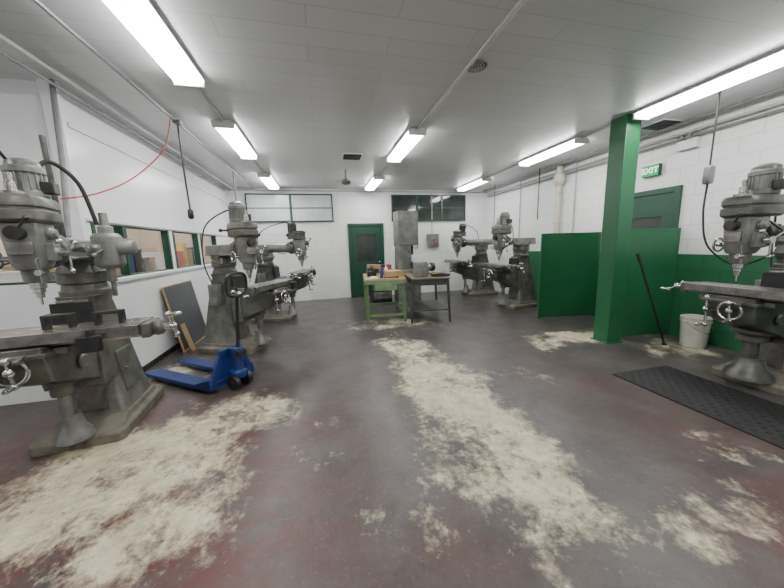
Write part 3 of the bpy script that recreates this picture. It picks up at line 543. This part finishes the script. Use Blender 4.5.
for s in (-1,1): B().lathe((-.05,s*.08,.16),(-1,s*.3,-.3),[(-.04,.03),(0,.05),(.03,.055),(.03,.045),(.01,.03)]).cyl((-.05,s*.08,.12),(-.05,s*.08,.16),.012).done("lamp_head","galv",el,0)
vp=empty("vent_pipe",(4.86,5.5,0),label="cream vertical vent pipe with flared hood on the block wall",category="pipe")
B().cyl((0,0,1.3),(0,0,2.55),.055).torus((0,0,1.8),(0,0,1),.057,.014).torus((0,0,2.4),(0,0,1),.057,.014).tube(arc([(0,0,1.32),(0,0,1.2),(.05,0,1.12),(.12,0,1.12)]),.055,16).done("pipe_body","cream",vp,0)
B().lathe((0,0,2.55),(0,0,1),[(0,.07),(.06,.11),(.1,.12),(.22,.10),(.24,.07),(.41,.055)]).done("pipe_hood","cream",vp,0)
# ------------------------------------------------ cables
def cable(pts,r,m,lab,name="hanging_cable"): 
    return B().tube(arc(pts),r).done(name,m,None,0,label=lab,category="cable")
hc=empty("cord_drop",(4.27,2.62,CH),label="black power drop cord with plug box hanging from the ceiling",category="cable")
B().tube(arc([(0,0,0),(0,0,-.5),(.0,.0,-.75)]),.009).done("cord","black",hc,0)
B().loft([(-.95,-.03,.03,-.03,.03),(-.93,-.04,.04,-.035,.035),(-.77,-.04,.04,-.035,.035),(-.75,-.02,.02,-.02,.02)],.01).done("plug_box","galv",hc,.003)
B().tube(arc([(0,0,-.95),(0,-.0,-1.3),(.06,-.05,-1.65),(.2,-.25,-1.85),(.3,-.5,-1.7)]),.010).done("cord_tail","rubber",hc,0)
hd=empty("cord_drop",(-1.52,4.2,CH-.02),label="black power drop cord hanging from the ceiling conduit",category="cable")
B().box(-.04,.04,-.04,.04,-.05,-.01).done("junction_box","galv",hd,.003)
B().tube(arc([(0,0,-.05),(0,0,-.6),(.01,0,-1.0)]),.011).done("cord","black",hd,0)
B().lathe((.01,0,-1.0),(0,0,-1),[(0,.015),(.02,.03),(.1,.032),(.12,.02)]).done("plug","black",hd,0)
cable([(-1.55,4.1,CH-.05),(-1.6,3.95,2.55),(-1.75,3.6,2.18),(-1.9,3.3,1.98),(-2.05,3.1,1.9)],.006,'red',"thin red cord drooping from the ceiling toward the mill","red_cord")
conduit([(-2.17,3.44,CH-.03),(-2.12,3.3,2.2),(-2.08,3.15,1.6)],.02,'galv',"grey conduit dropping from the ceiling to the mill","drop_conduit")
conduit([(-2.9,3.3,CH-.03),(-2.15,3.05,1.9)],.012,'black',"black cord slanting from the ceiling to the mill","hanging_cable","cable")
for y in (5.9,7.6): 
    conduit([(4.62,y-.1,CH-.02),(4.62,y-.1,1.9)],.010,'black',"black power cord dropping to a milling machine","hanging_cable","cable")
conduit([(-1.55,6.6,CH-.04),(-1.55,6.6,1.95)],.012,'galv',"grey conduit dropping from the ceiling to a mill","drop_conduit")

# ------------------------------------------------ world + camera
w=bpy.data.worlds.new("world");bpy.context.scene.world=w;w.use_nodes=True
w.node_tree.nodes["Background"].inputs[0].default_value=(.6,.65,.7,1);w.node_tree.nodes["Background"].inputs[1].default_value=.3
H=1.45;fpx=300.0;th=math.radians(12.9);p=math.radians(9.3);ro=math.radians(1.7)
cam=bpy.data.cameras.new("camera");co=bpy.data.objects.new("camera",cam);C.objects.link(co)
F=Vector((math.sin(th)*math.cos(p),math.cos(th)*math.cos(p),-math.sin(p)))
R=Vector((math.cos(th),-math.sin(th),0));U=R.cross(F)
R2=R*math.cos(ro)-U*math.sin(ro);U2=R*math.sin(ro)+U*math.cos(ro)
Mx=Matrix((R2,U2,-F)).transposed().to_4x4();Mx.translation=Vector((0,0,H));co.matrix_world=Mx
cam.sensor_width=36;cam.lens=fpx/784*36;cam.clip_start=.02
bpy.context.scene.camera=co
